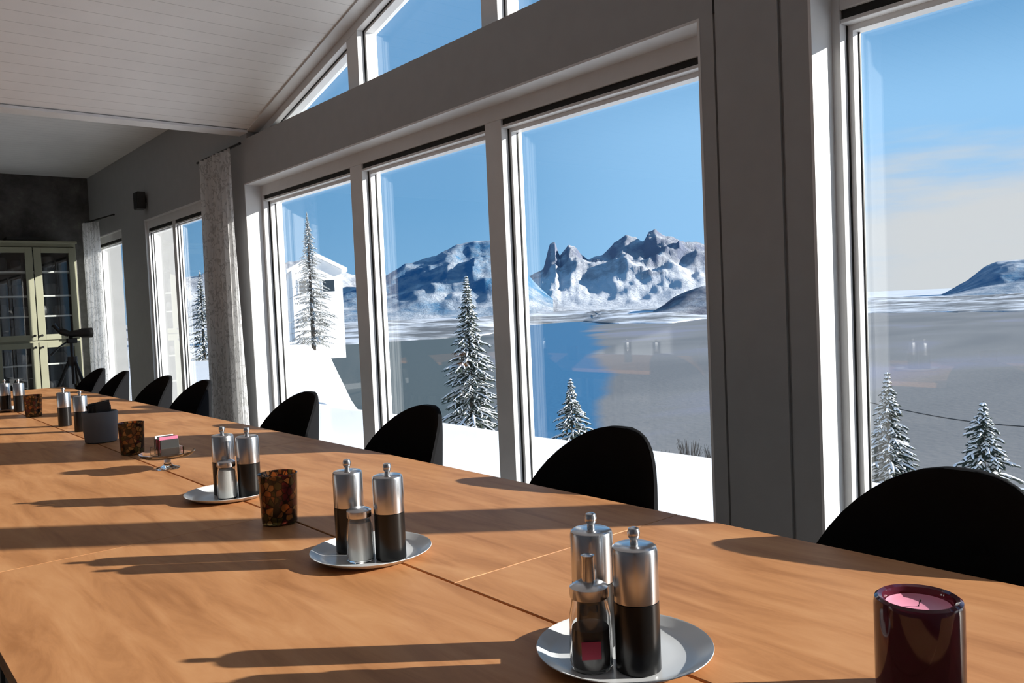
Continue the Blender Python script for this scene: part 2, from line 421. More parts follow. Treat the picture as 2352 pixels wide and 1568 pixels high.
tag(rod, 'dark rail carrying the corner curtain left of the wide window', 'curtain rail')
rod2 = MB().tube([(-12.0, 2.74, 2.62), (-11.0, 2.84, 2.62)], .012).build('curtain_rail', M_blackleg)
tag(rod2, 'dark rail carrying the far curtain by the cabinet', 'curtain rail')

# ------------------------------------------------------------------ tables
YN, YC, YE = .188, .906, 1.592
TH = .74
def make_table(x0, x1, y0, y1, label, bev=.0015):
    xc, yc = (x0+x1)/2, (y0+y1)/2; hx, hy = (x1-x0)/2-.0008, (y1-y0)/2-.0022
    r = empty('dining_table', (xc, yc, 0)); tag(r, label, 'table', 'long rows of oak tables')
    MB().box(-hx, hx, -hy, hy, TH-.028, TH).build('tabletop', M_table, r, bevel=bev)
    MB().box(-hx+.06, hx-.06, -hy+.06, -hy+.085, TH-.09, TH-.029).box(-hx+.06, hx-.06, hy-.085, hy-.06, TH-.09, TH-.029).build('apron', M_blackleg, r)
    for sx_ in (-1, 1):
        for sy_ in (-1, 1):
            a, b = sx_*(hx-.05), sy_*(hy-.085)
            MB().box(a-.02, a+.02, b-.02, b+.02, 0, TH-.029).build('leg', M_blackleg, r, bevel=.003)
    return r
far_names = ['right-hand', 'second from the right', 'middle', 'second from the far end', 'farthest']
fx = [.4, -1.3, -3.25, -4.55, -6.5, -8.1]
for i in range(5):
    lab = ['oak table on the window side carrying the wine red candle glass', 'oak table on the window side beside the two chairs left of the pillar',
           'oak table on the window side by the chair at the left pane', 'oak table on the window side beside the chairs at the corner curtain',
           'farthest oak table on the window side near the cabinet'][i]
    make_table(fx[i+1], fx[i], YC+.001, YE, lab)
nx = [1.9, -.1, -2.1, -4.1, -6.1, -8.1]
for i in range(1, 5):
    lab = ['', 'oak table in the near row under the nearest pair of mills', 'oak table in the near row left of the second plate, with long shadows',
           'oak table in the near row beside the grey pot', 'farthest oak table in the near row, by the far pepper mills'][i]
    make_table(nx[i+1], nx[i], YN, YC-.001, lab, .0005)

# ------------------------------------------------------------------ chairs
def make_chair():
    r = empty('dining_chair', (0, 0, 0)); tag(r, 'x', 'chair', 'black shell chairs along the window')
    # backrest: dome-shaped shell wrapping round the sitter (sitter looks towards -y)
    Wd, z0, zt = .285, .43, .895
    v, f = [], []
    nu, nv = 28, 16
    for side in (0, 1):
        for j in range(nv+1):
            t = j/nv; z = z0+(zt-z0)*math.sin(t*PI/2)
            hw = Wd*max(0, 1-((z-z0)/(zt-z0))**2.6)**(1/2.3)
            if j == nv: hw = .012
            for i in range(nu+1):
                u = -1+2*i/nu; x = u*hw
                curve = .20*(abs(x)/Wd)**2.2
                y = .0-curve+.03*((z-z0)/(zt-z0))
                th = .032*(1-.6*abs(u)**6)*(1 if j < nv else .3)
                y += -th/2 if side == 0 else th/2
                v.append((x, y, z))
    N = (nu+1)*(nv+1)
    for side in (0, 1):
        for j in range(nv):
            for i in range(nu):
                b = side*N+j*(nu+1)+i; f.append((b, b+1, b+nu+2, b+nu+1))
    for j in range(nv):
        for i in (0, nu):
            b = j*(nu+1)+i; f.append((b, b+nu+1, b+nu+1+N, b+N))
    for i in range(nu):
        for j in (0, nv):
            b = j*(nu+1)+i; f.append((b, b+1, b+1+N, b+N))
    m = MB(); m.v = v; m.f = f; m.build('backrest', M_black, r, smooth=True)
    # seat cushion
    s = MB(); v, f = [], []
    K = 32
    rings = [(.0, .455), (.12, .47), (.215, .468), (.245, .455), (.25, .435), (.23, .41), (.0, .40)]
    for rr, z in rings:
        for k in range(K):
            t = 2*PI*k/K; cx_ = math.copysign(abs(math.cos(t))**.75, math.cos(t)); cy_ = math.copysign(abs(math.sin(t))**.75, math.sin(t))
            v.append((rr*cx_, -.24+rr*cy_*.98, z))
    for i in range(len(rings)-1):
        for k in range(K):
            j = (k+1) % K; f.append((i*K+k, i*K+j, (i+1)*K+j, (i+1)*K+k))
    s.v = v; s.f = f; s.build('seat', M_black, r, smooth=True)
    for sx_ in (-1, 1):
        for sy_, yy in ((-1, -.40), (1, -.08)):
            MB().tube([(sx_*.16, yy, .42), (sx_*.22, yy+(.04 if sy_ > 0 else -.03), 0)], [.014, .009]).build('leg', M_blackleg, r, smooth=True)
    return r
ch0 = make_chair()
chairs = [(-.715, 1.765, 'black shell chair nearest the camera, right of the grey pillar'),
          (-1.70, 1.80, 'black shell chair in front of the right pane of the wide window'),
          (-2.735, 1.80, 'black shell chair beside the snowy spruce in the middle pane'),
          (-3.78, 1.80, 'black shell chair in front of the left pane of the wide window'),
          (-5.22, 1.80, 'black shell chair just left of the corner curtain'),
          (-5.98, 1.80, 'black shell chair under the narrow pane, fourth from the far end'),
          (-7.02, 1.80, 'black shell chair against the far bright window, second from the far end'),
          (-7.76, 1.80, 'farthest black shell chair, beside the spotting scope')]
chairs[5] = (-5.98, 1.80, 'black shell chair under the narrow pane, third from the far end')
for i, (x, y, lab) in enumerate(chairs):
    o = ch0 if i == 0 else copy_tree(ch0)
    put(o, (x, y, 0), [0, .03, -.02, .02, 0, .04, -.03, .05][i], lab, 'black shell chairs along the window')

# ------------------------------------------------------------------ table-top things
def make_mill():
    r = empty('pepper_mill', (0, 0, TH)); tag(r, 'x', 'pepper mill')
    MB().lathe([(0, 0), (.030, 0), (.0325, .002), (.0325, .0995), (.031, .1005), (0, .1005)]).build('base', M_millblack, r, smooth=True)
    MB().lathe([(0, .101), (.0325, .101), (.0327, .104), (.0327, .172), (.0315, .177), (.028, .1795), (.010, .1805), (0, .1805)]).build('cap', M_steel, r, smooth=True)
    MB().lathe([(0, .1806), (.006, .1806), (.0055, .187), (.0085, .191), (.0092, .197), (.0075, .203), (.003, .205), (0, .205)], seg=24).build('knob', M_steel, r, smooth=True)
    return r
def make_plate(rad=.132):
    r = empty('side_plate', (0, 0, TH)); tag(r, 'x', 'plate')
    k = rad/.132
    MB().lathe([(0, .004), (.070*k, .004), (.098*k, .0044), (.112*k, .0075), (.128*k, .0165), (.1315*k, .0175), (.132*k, .0165), (.112*k, .005), (.078*k, .0002), (.070*k, 0), (0, 0)], seg=64).build('dish', M_china, r, smooth=True)
    return r
def make_shaker(kind):
    """glass shaker with a metal pourer lid; kind: salt (white) or sugar (dark)"""
    r = empty('sugar_shaker', (0, 0, TH)); tag(r, 'x', 'shaker')
    MB().lathe([(0, 0), (.026, 0), (.029, .003), (.0295, .02), (.028, .07), (.0245, .088), (.024, .094), (.0225, .094), (.0225, .088), (.026, .07), (.027, .02), (.026, .005), (0, .005)]).build('glass_body', M_clear, r, smooth=True)
    lv = .084 if kind == 'salt' else .055
    MB().lathe([(0, .0055), (.0255, .0055), (.0262, .02), (.0250 if kind != 'salt' else .0232, lv), (0, lv+.004)]).build('filling', M_salt if kind == 'salt' else M_pepper, r, smooth=True)
    MB().lathe([(0, .0945), (.0262, .0945), (.0268, .1), (.0262, .108), (.020, .112), (.010, .114), (0, .114)]).build('lid', M_steel, r, smooth=True)
    if kind != 'salt':
        MB().lathe([(0, .113), (.009, .113), (.0085, .145), (.0095, .149), (.006, .150), (0, .150)], seg=20).build('spout', M_steel, r, smooth=True)
        MB().box(-.016, .010, -.031, -.0297, .022, .045).build('sticker', M_red, r)
    return r
def make_votive():
    r = empty('mosaic_candle_glass', (0, 0, TH)); tag(r, 'x', 'candle glass')
    MB().lathe([(0, 0), (.040, 0), (.044, .003), (.0455, .03), (.0495, .125), (.0505, .128), (.0490, .129), (.0465, .125), (.0425, .03), (.040, .01), (0, .010)]).build('mosaic_glass', M_mosaic, r, smooth=True)
    MB().lathe([(0, .0105), (.019, .0105), (.019, .026), (.0, .026)], seg=24).build('tealight', M_salt, r, smooth=True)
    return r
mill = make_mill(); plate = make_plate(); salt = make_shaker('salt'); sugar = make_shaker('sugar'); vot = make_votive()
PT = TH+.0045
def place(src, first, x, y, z, rz, lab, grp=None):
    o = src if first else copy_tree(src); return put(o, (x, y, z), rz, lab, grp)
G = 'pepper and salt mills along the tables'
for i, (px, py, lab) in enumerate([
    (1368, 1478, 'steel and black mill standing behind the sugar shaker on the nearest plate'),
    (1467, 1534, 'steel and black mill nearest the camera, front of the nearest plate'),
    (807, 1264, 'left-hand steel and black mill on the second plate, left of the white shaker'),
    (899, 1281, 'right-hand steel and black mill on the second plate, right of the white shaker'),
    (518, 1134, 'left-hand steel and black mill on the third plate, left of the mosaic glass'),
    (575, 1139, 'right-hand steel and black mill on the third plate, next to the mosaic glass'),
    (150, 976, 'left-hand black mill of the pair behind the grey pot'),
    (188, 988, 'right-hand black mill just behind the grey pot'),
    (14, 944, 'left-hand mill on the farthest plate at the left edge of the photo'),
    (46, 944, 'right-hand mill on the farthest plate near the left edge of the photo')]):
    on = i not in (6, 7); p = on_z(px, py, PT)
    place(mill, i == 0, p.x, p.y, PT if on else TH+.0005, random.uniform(0, 6), lab, G)
for i, (x, y, lab) in enumerate([(-.842, .893, 'white plate nearest the camera under two mills and a sugar shaker'),
                                 (-1.583, .890, 'white plate under two mills and the white shaker, second from the camera'),
                                 (-2.435, .905, 'white plate under two mills beside the big mosaic candle glass'),
                                 (-6.20, .90, 'white plate at the left edge of the photo under the farthest mills')]):
    place(plate, i == 0, x, y, TH+.0005, 0, lab, 'white side plates')
sugar.scale = (1.06, 1.06, 1.1); place(sugar, True, -.842, .824, PT, .9, 'glass sugar shaker with steel spout and red sticker on the nearest plate')
place(salt, True, -1.556, .850, PT, 0, 'small glass shaker of white salt between the mills on the second plate', 'small glass salt shakers')
place(salt, False, -2.396, .882, PT, 0, 'small glass shaker of white salt between the mills on the third plate', 'small glass salt shakers')
for i, (px, py, lab) in enumerate([(643, 1200, 'amber mosaic candle glass between the second and third plates'),
                                 (305, 1042, 'amber mosaic candle glass between the grey pot and the glass stand'),
                                 (78, 956, 'small looking amber mosaic candle glass beside the farthest mills')]):
    p = on_z(px, py, TH); place(vot, i == 0, p.x, p.y, TH+.0005, i*1.3, lab, 'amber mosaic candle glasses')

# grey pot full of black sachets
POT = on_z(233, 1014, TH); STD = on_z(386, 1076, TH)
r = empty('stoneware_pot', (POT.x, POT.y, TH+.0005)); tag(r, 'grey speckled stoneware pot filled with black sachets', 'pot')
MB().lathe([(0, 0), (.060, 0), (.066, .004), (.072, .06), (.074, .135), (.072, .139), (.069, .135), (.067, .06), (.061, .01), (0, .01)]).build('pot_body', M_pot, r, smooth=True)
rnd = random.Random(4)
for k in range(9):
    ox = -.048+.012*k; hw_ = math.sqrt(.062**2-ox**2)*.74
    b = MB().box(-.0028, .0028, -hw_, hw_, -.045, .045).build('tea_sachet', M_sachet, None, bevel=.002)
    b.location = (POT.x+ox, POT.y+rnd.uniform(-.004, .004), TH+.014+.060+.045+.022*rnd.uniform(.0, 1)); b.rotation_euler = (rnd.uniform(-.22, .22), 0, rnd.uniform(-.12, .12))
    tag(b, 'black paper sachet standing in the grey stoneware pot', 'sachet', 'black sachets in the grey pot')
# footed glass stand with a small square glass dish of packets
r = empty('glass_cake_stand', (STD.x, STD.y, TH+.0005)); tag(r, 'low footed glass stand holding a small glass box of packets', 'stand')
MB().lathe([(0, 0), (.040, 0), (.042, .004), (.018, .012), (.011, .022), (.012, .034), (.028, .042), (0, .043)]).build('foot', M_clear, r, smooth=True)
MB().lathe([(0, .044), (.08, .045), (.092, .053), (.096, .060), (.093, .061), (.088, .055), (.078, .050), (0, .049)], seg=56).build('glass_plate', M_clear, r, smooth=True)
r = empty('packet_box', (STD.x, STD.y, TH+.0500)); tag(r, 'small square glass box of sugar and jam packets on the glass stand', 'box')
b = MB(); s_ = .045
for (x0, x1, y0, y1) in ((-s_, s_, -s_, -s_+.003), (-s_, s_, s_-.003, s_), (-s_, -s_+.003, -s_+.003, s_-.003), (s_-.003, s_, -s_+.003, s_-.003)): b.box(x0, x1, y0, y1, 0, .030)
b.box(-s_+.003, s_-.003, -s_+.003, s_-.003, 0, .003); b.build('glass_box', M_clear, r)
pk = [M_sachet, M_white, M_sachet, M_pink, M_sachet, M_red, M_sachet, M_pink, M_sachet]
pn = ['black', 'white', 'black', 'pink', 'black', 'red', 'black', 'pink', 'black']
for k in range(9):
    x = STD.x-.034+.0085*k
    b = MB().box(-.0028, .0028, -.032, .032, -.028, .028).build('sugar_packet', pk[k], None, bevel=.001)
    b.location = (x, STD.y, TH+.0535+.0285+(.010 if k % 3 == 1 else 0)); b.rotation_euler = (0, 0, 0)
    tag(b, pn[k]+' paper packet in the square glass box on the stand', 'packet', 'packets in the glass box, '+pn[k])

# wine-red candle glass, near right
cpos = on_z(2109, 1368, TH+.132)
r = empty('wine_red_candle_holder', (cpos.x, cpos.y, TH+.0005)); tag(r, 'thick wine red candle glass with pink wax at the right front', 'candle glass')
MB().lathe([(0, 0), (.048, 0), (.053, .004), (.054, .02), (.054, .120), (.0525, .128), (.0485, .131), (.0435, .129), (.0415, .124), (.0400, .110), (.0385, .02), (.035, .012), (0, .012)], seg=64).build('thick_glass', M_winebody, r, smooth=True)
MB().lathe([(0, .0125), (.034, .0125), (.038, .021), (.0395, .121), (.034, .1185), (0, .118)], seg=48).build('wax', M_wax, r, smooth=True)
MB().tube([(0, 0, .118), (.001, .001, .123), (.003, .001, .127)], .0009, 6).build('wick', M_wick, r)

# ------------------------------------------------------------------ far end: cabinet, scope, speaker
XC = -11.98
r = empty('glass_cabinet', (XC-.19, 2.1, 0)); tag(r, 'tall cream glazed cabinet with shelves against the dark far wall', 'cabinet')
def rel(x0, x1, y0, y1, z0, z1): return (x0-(XC-.19), x1-(XC-.19), y0-2.1, y1-2.1, z0, z1)
b = MB()
b.box(*rel(XC-.38, XC-.02, 1.60, 1.622, .08, 2.30)); b.box(*rel(XC-.38, XC-.02, 2.578, 2.60, .08, 2.30)); b.box(*rel(XC-.38, XC-.36, 1.622, 2.578, .08, 2.30))
b.box(*rel(XC-.38, XC-.02, 1.60, 2.60, 0.02, .08)); b.box(*rel(XC-.38, XC-.02, 1.60, 2.60, 2.30, 2.34)); b.box(*rel(XC-.36, XC-.02, 1.622, 2.578, 1.07, 1.11))
b.build('carcass', M_cab, r)
MB().box(*rel(XC-.40, XC+.02, 1.585, 2.615, 2.34, 2.372)).build('cornice', M_cab, r, bevel=.006)
MB().box(*rel(XC-.359, XC-.355, 1.625, 2.575, .09, 2.29)).build('back_lining', M_cabin, r)
for z in (.42, .78, 1.40, 1.66, 1.97): MB().box(*rel(XC-.34, XC-.03, 1.624, 2.576, z, z+.02)).build('shelf', mat('shelf_white', (.6, .6, .58), .4), r)
for (z0, z1) in ((.09, 1.075), (1.105, 2.29)):
    for (y0, y1, hs) in ((1.604, 2.094, 1), (2.106, 2.596, -1)):
        d = MB(); sw = .085
        d.box(*rel(XC-.018, XC+.004, y0, y0+sw, z0, z1)); d.box(*rel(XC-.018, XC+.004, y1-sw, y1, z0, z1))
        d.box(*rel(XC-.018, XC+.004, y0+sw, y1-sw, z0, z0+.07)); d.box(*rel(XC-.018, XC+.004, y0+sw, y1-sw, z1-.07, z1))
        dd = d.build('door', M_cab, r, bevel=.002)
        MB().box(*rel(XC-.010, XC-.006, y0+sw-.005, y1-sw+.005, z0+.065, z1-.065)).build('door_pane', M_glass, dd)
        yh = y1-.035 if hs == 1 else y0+.035; zh = (z1-.06 if z0 < 1 else z0+.06)
        p_ = rel(XC+.004, XC+.03, yh, yh, zh, zh)
        MB().tube([(p_[0], p_[2], zh), (p_[1], p_[2], zh)], [.008, .016], 12).build('knob', M_blackleg, dd, smooth=True)
rnd = random.Random(9)
n_ = 0
for z, shelf_name in ((1.42, 'middle shelf'), (1.68, 'upper shelf'), (1.99, 'top shelf'), (1.11, 'shelf just above the cabinet rail'), (.80, 'upper shelf of the lower doors'), (.44, 'lowest shelf')):
    y = 1.66
    while y < 2.50:
        wd = rnd.uniform(.12, .22); h = rnd.uniform(.12, .2)
        if y+wd > 2.55: break
        if rnd.random() < .75:
            bb = MB().lathe([(0, 0), (wd*.3, 0), (wd*.42, h*.25), (wd*.45, h*.7), (wd*.35, h), (wd*.30, h), (wd*.40, h*.7), (0, h*.1)], seg=20).build('storage_jar', mat('dark_ceramic', (.05, .05, .052), .5), None, smooth=True)
            bb.location = (XC-.18, y+wd/2, z+.0005)
            tag(bb, 'dark ceramic jar on the '+shelf_name+' of the glazed cabinet', 'jar', 'dark jars on the '+shelf_name)
        y += wd+.02
t_ = MB().box(-.14, .14, -.22, .22, 0, .012).box(-.14, -.128, -.22, .22, .012, .05).box(.128, .14, -.22, .22, .012, .05).box(-.128, .128, -.22, -.208, .012, .05).box(-.128, .128, .208, .22, .012, .05).build('serving_tray', M_blackleg, bevel=.004)
t_.location = (XC-.19, 2.05, 2.373); tag(t_, 'flat black tray lying on top of the glazed cabinet', 'tray')
# spotting scope on a tripod
sp = Vector((-9.0, 1.86, 0))
r = empty('spotting_scope', sp); tag(r, 'black spotting scope on a tripod by the far window, aimed out', 'telescope')
MB().tube([(.0, -.02, 1.19), (0, .06, 1.195), (0, .10, 1.195), (0, .19, 1.195), (0, .195, 1.195)], [.030, .034, .047, .050, .046], 20).build('scope_tube', M_scope, r, smooth=True)
MB().tube([(0, -.02, 1.195), (0, -.07, 1.215), (0, -.10, 1.225)], [.032, .034, .026], 16).build('prism_housing', M_scope, r, smooth=True)
MB().tube([(0, -.10, 1.225), (0, -.135, 1.27), (0, -.15, 1.29)], [.018, .020, .025], 14).build('eyepiece', M_scope, r, smooth=True)
MB().box(-.03, .03, -.04, .05, 1.10, 1.15).tube([(0, 0, 1.15), (0, 0, 1.165)], .02).build('tripod_head', M_scope, r, bevel=.006)
MB().tube([(0, -.03, 1.12), (.05, -.12, 1.07), (.09, -.20, 1.0)], [.008, .008, .012], 10).build('pan_handle', M_scope, r, smooth=True)
MB().tube([(0, 0, .70), (0, 0, 1.11)], .016, 12).build('centre_column', M_scope, r, smooth=True)
MB().tube([(0, 0, .88), (0, 0, .97)], .045, 12).build('leg_collar', M_scope, r)
for k in range(3):
    a_ = 2*PI*k/3+.5
    l = MB().tube([(.03*math.cos(a_), .03*math.sin(a_), .93), (.25*math.cos(a_), .25*math.sin(a_), .42)], .016, 10)
    l = l.build('leg', M_scope, r, smooth=True)
    MB().tube([(.25*math.cos(a_), .25*math.sin(a_), .44), (.43*math.cos(a_), .43*math.sin(a_), .012)], .011, 10).build('lower_leg', M_steel, l, smooth=True)
# wall speaker
s0 = on_y(335, 462, YW)
r = empty('wall_speaker', (s0.x, YW, s0.z)); r.scale = (.7, .7, .7); tag(r, 'small dark speaker mounted high on the wall above the far windows', 'speaker')
MB().box(-.11, .11, -.16, -.035, -.14, .14).build('speaker_case', mat('dark_grey_plastic', (.03, .03, .03), .6), r, bevel=.01)
MB().box(-.095, .095, -.166, -.160, -.125, .125).build('grille', M_gasket, r)
MB().box(-.03, .03, -.035, 0, -.03, .03).build('bracket', M_blackleg, r)

# ------------------------------------------------------------------ outside: terrace, slope, water, shore
def terr(name, m, f, x0, x1, y0, y1, nx_, ny_):
    b = MB()
    for j in range(ny_+1):
        for i in range(nx_+1):
            x = x0+(x1-x0)*i/nx_; y = y0+(y1-y0)*(j/ny_)**1.0; b.v.append((x, y, f(x, y)))
    for j in range(ny_):
        for i in range(nx_):
            q = j*(nx_+1)+i; b.f.append((q, q+1, q+nx_+2, q+nx_+1))
    return b.build(name, m, smooth=True)
WL = -60.0
def yedge(x): return 5.05+.012*abs(x+4)**1.5+.10*noise.noise(Vector((x*.4, 0, 0)))
LF0, LF1 = azel(836, 800)[0], azel(700, 800)[0]
def ground(x, y):
    e = yedge(x)
    n = .03*noise.noise(Vector((x*.35, y*.35, 1)))
    if y < e: return .05+n+.07*(y-3.2)/2*0
    d = y-e
    az_ = math.atan2(y, x); lf = min(1, max(0, (az_-LF0)/(LF1-LF0))); lf = lf*lf*(3-2*lf)
    if lf > 0 and d > 1:
        d1 = d; far_ = .05+n-.42-.40*(d1-1)+min(d1*.05, 2)*noise.noise(Vector((x*.05, y*.05, 3)))
        return far_*(1-lf)+lf*(-.30-.60*(1-math.exp(-d1/12))+min(d1*.02, .35)*noise.noise(Vector((x*.05, y*.05, 8))))
    return .05+n*math.exp(-d)-(.42*d if d < 1 else .42+.40*(d-1))+min(d*.05, 2)*noise.noise(Vector((x*.05, y*.05, 3)))
b = MB(); cols = 260; rows = []
ys = [3.25+i*.14 for i in range(22)]
y = ys[-1]
while y < 190: y *= 1.07; ys.append(y)
for yv in ys:
    for i in range(cols+1):
        x = (-70+110*i/cols)*(1+max(0, yv-6)*.02); b.v.append((x, yv, ground(x, yv)))
for j in range(len(ys)-1):
    for i in range(cols):
        q = j*(cols+1)+i; b.f.append((q, q+1, q+cols+2, q+cols+1))
tag(b.build('snow_ground', M_snow, smooth=True), 'bright snow lying outside the windows and down the slope', 'snow', kind='structure')
# water
def water_b(q, p, tcn):
    po = q.n('ShaderNodeSeparateXYZ', {0: tcn.outputs['Object']})
    v = q.n('ShaderNodeMapping', {'Vector': tcn.outputs['Object'], 'Scale': (.0035, .0016, 1), 'Rotation': (0, 0, .9)})
    n = q.n('ShaderNodeTexNoise', {'Vector': v.outputs[0], 'Scale': 1.6, 'Detail': 5., 'Distortion': .4})
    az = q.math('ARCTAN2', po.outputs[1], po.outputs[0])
    def band(c0, half, soft):      # sector of water, by bearing from the eye, given its own colour
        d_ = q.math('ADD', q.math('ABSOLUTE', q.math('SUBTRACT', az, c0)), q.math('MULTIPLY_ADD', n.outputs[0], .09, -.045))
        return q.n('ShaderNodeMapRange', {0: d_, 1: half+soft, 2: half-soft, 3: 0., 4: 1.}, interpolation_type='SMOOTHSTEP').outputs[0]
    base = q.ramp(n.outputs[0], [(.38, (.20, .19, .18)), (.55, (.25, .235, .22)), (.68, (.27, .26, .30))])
    c = q.mixc(band(azel(1285, 850)[0], .045, .012), base, (.05, .17, .31))  # blue sky reflection on calm water, painted into the base colour
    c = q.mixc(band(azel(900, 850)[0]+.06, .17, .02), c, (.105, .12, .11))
    q.t.links.new(c, p.inputs['Base Color'])
    n2 = q.n('ShaderNodeTexNoise', {'Vector': tcn.outputs['Object'], 'Scale': .25, 'Detail': 5.})
    bb = q.n('ShaderNodeBump', {'Height': n2.outputs[0], 'Strength': .25, 'Distance': 1.}); q.t.links.new(bb.outputs[0], p.inputs['Normal'])
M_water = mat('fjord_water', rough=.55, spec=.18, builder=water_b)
def interp(pts, x):
    if x <= pts[0][0]: return pts[0][1]
    for (a0, v0), (a1, v1) in zip(pts, pts[1:]):
        if x <= a1: return v0+(v1-v0)*(x-a0)/(a1-a0)
    return pts[-1][1]
def azpts(pp): return sorted((azel(x, y)[0], azel(x, y)[1]) for x, y in pp)
A0, A1 = math.radians(14), math.radians(170)
shore = azpts([(300, 830), (640, 802), (880, 786), (1000, 779), (1135, 768), (1180, 752), (1205, 746), (1340, 738), (1390, 744), (1540, 742), (1620, 733), (1800, 726), (2000, 719), (2352, 716), (2600, 712)])
def shore_r(a):
    e = interp(shore, a); r_ = (EYE.z-WL)/max(.02, -e)
    return r_*(1+.05*noise.noise(Vector((a*25, 0, 5)))+.02*noise.noise(Vector((a*90, 0, 5))))
def polar(name, m, rf, zf, na, nr, a0=A0, a1=A1, smooth=True):
    b = MB()
    for j in range(nr+1):
        for i in range(na+1):
            a_ = a0+(a1-a0)*i/na; t = j/nr; rr = rf(a_, t)
            b.v.append((rr*math.cos(a_), rr*math.sin(a_), zf(a_, t, rr)))
    for j in range(nr):
        for i in range(na):
            q = j*(na+1)+i; b.f.append((q, q+1, q+na+2, q+na+1))
    return b.build(name, m, smooth=smooth)
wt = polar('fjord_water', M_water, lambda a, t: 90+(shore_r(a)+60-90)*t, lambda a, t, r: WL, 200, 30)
tag(wt, 'wide grey and blue fjord water below the snowy slope', 'water', kind='structure')
# far shore: low snowy land rising gently from the water
def land_b(snowy):
    def f(q, p, tcn):
        v = q.n('ShaderNodeMapping', {'Vector': tcn.outputs['Object'], 'Scale': (1, 1, 6)})
        n = q.n('ShaderNodeTexNoise', {'Vector': v.outputs[0], 'Scale': .0045, 'Detail': 9., 'Roughness': .68})
        c = q.ramp(n.outputs[0], [(.40, (.16, .165, .17)), (.49, (.36, .37, .38)), (.57, (.74, .76, .80))] if not snowy else [(.30, (.35, .36, .38)), (.42, (.62, .64, .68)), (.56, (.78, .80, .84))])
        q.t.links.new(c, p.inputs['Base Color'])
    return f
M_land = mat('shore_land', rough=.85, spec=.1, builder=land_b(False)); M_plain = mat('snow_plain', rough=.85, spec=.1, builder=land_b(True))
def land_z(a, t, r):
    if t == 0: return WL-2
    rise = min(1, (r-shore_r(a))/900.)
    return WL+2+rise*16+rise*14*noise.fractal(Vector((r*math.cos(a)*.0018, r*math.sin(a)*.0018, 0)), 1, 2, 5)
ld = polar('far_shore', M_land, lambda a, t: shore_r(a)*(1+1.1*t**1.5), land_z, 260, 24)
tag(ld, 'snow-patched low far shore of the fjord', 'shore', kind='structure')
pn_ = polar('snow_plain', M_plain, lambda a, t: shore_r(a)*2.05*(1+6*t), lambda a, t, r: WL+12+10*t, 120, 10)
tag(pn_, 'pale snowy lowland between far shore and mountains', 'land', kind='structure')

# mountains: ridge profiles with real depth
def mount_b(rock, snowlo, snowhi):
    def f(q, p, tcn):
        geo = q.n('ShaderNodeNewGeometry'); s = q.n('ShaderNodeSeparateXYZ', {0: geo.outputs['Normal']})
        po = q.n('ShaderNodeSeparateXYZ', {0: tcn.outputs['Object']})
        n = q.n('ShaderNodeTexNoise', {'Vector': tcn.outputs['Object'], 'Scale': .0035, 'Detail': 11., 'Roughness': .7})
        h = q.n('ShaderNodeMapRange', {0: po.outputs[2], 1: snowlo, 2: snowhi, 3: -.25, 4: .35})
        bb = q.n('ShaderNodeBump', {'Height': n.outputs[0], 'Strength': 1., 'Distance': 90.}); q.t.links.new(bb.outputs[0], p.inputs['Normal'])
        a = q.math('ADD', q.math('ADD', q.math('MULTIPLY', n.outputs[0], 1.4), s.outputs[2]), h.outputs[0])
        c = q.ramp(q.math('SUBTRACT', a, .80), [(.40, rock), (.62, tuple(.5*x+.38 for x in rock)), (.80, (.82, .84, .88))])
        q.t.links.new(c, p.inputs['Base Color'])
    return f
SW = .035
def smooth_e(pts, a, w):
    return sum(interp(pts, a+w*(q-4)/4)*(5-abs(q-4)) for q in range(9))/25.
def mountain(name, lab, prof, D, depth, m, base_z=None, rough=.10, seed=0, foot=None):
    pts = azpts(prof); a0, a1 = pts[0][0], pts[-1][0]; na = max(60, int((a1-a0)*D/14)); na = min(na, 420); nr = 60
    base_z = WL+6 if base_z is None else base_z
    b = MB()
    for j in range(nr+1):
        t = j/nr
        for i in range(na+1):
            a_ = a0+(a1-a0)*i/na; e = interp(pts, a_)
            rr = D-depth*.62+depth*t
            H = max(0, D*e+EYE.z-base_z)
            Hs = max(0, D*smooth_e(pts, a_, SW)+EYE.z-base_z); Hs = min(Hs, H*1.25+20)
            s = 1-abs(t-.62)/(.62 if t < .62 else .38)
            prof_ = s**1.25
            nf = noise.fractal(Vector((a_*D*.0022+seed, rr*.0022, seed)), 1, 2, 7)
            nr2 = 1-abs(noise.noise(Vector((a_*D*.0045+seed, rr*.0035, 2+seed))))*2
            lo_ = s**1.15*(1-s**3)+s**3*.0; hi_ = s**3
            H2 = (Hs*lo_+H*hi_)*(1+(.38*nf+.16*(nr2-.5))*(1-s**2))+H*rough*.30*noise.fractal(Vector((a_*D*.012, rr*.006, seed)), 1, 2, 5)*s**2*(1.15-s)*4
            b.v.append((rr*math.cos(a_), rr*math.sin(a_), base_z+max(-3, H2)))
    for j in range(nr):
        for i in range(na):
            q = j*(na+1)+i; b.f.append((q, q+1, q+na+2, q+na+1))
    o = b.build(name, m, smooth=True); return tag(o, lab, 'mountain')
M_m1 = mat('haze_tinted_mountain', rough=.9, spec=.05, builder=mount_b((.09, .26, .45), 470, 760))  # blue distance haze is painted into this rock colour
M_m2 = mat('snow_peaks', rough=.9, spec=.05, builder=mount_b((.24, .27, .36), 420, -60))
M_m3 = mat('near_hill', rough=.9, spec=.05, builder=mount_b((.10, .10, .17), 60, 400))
mountain('mountain', 'blue mountain with snow streaked summit seen through the middle pane', [(700, 692), (760, 683), (820, 668), (860, 650), (890, 632), (930, 606), (965, 600), (1000, 588), (1040, 566), (1080, 556), (1130, 552), (1165, 566), (1195, 612), (1225, 650), (1270, 690)], 6200, 2600, M_m1, seed=1.7)
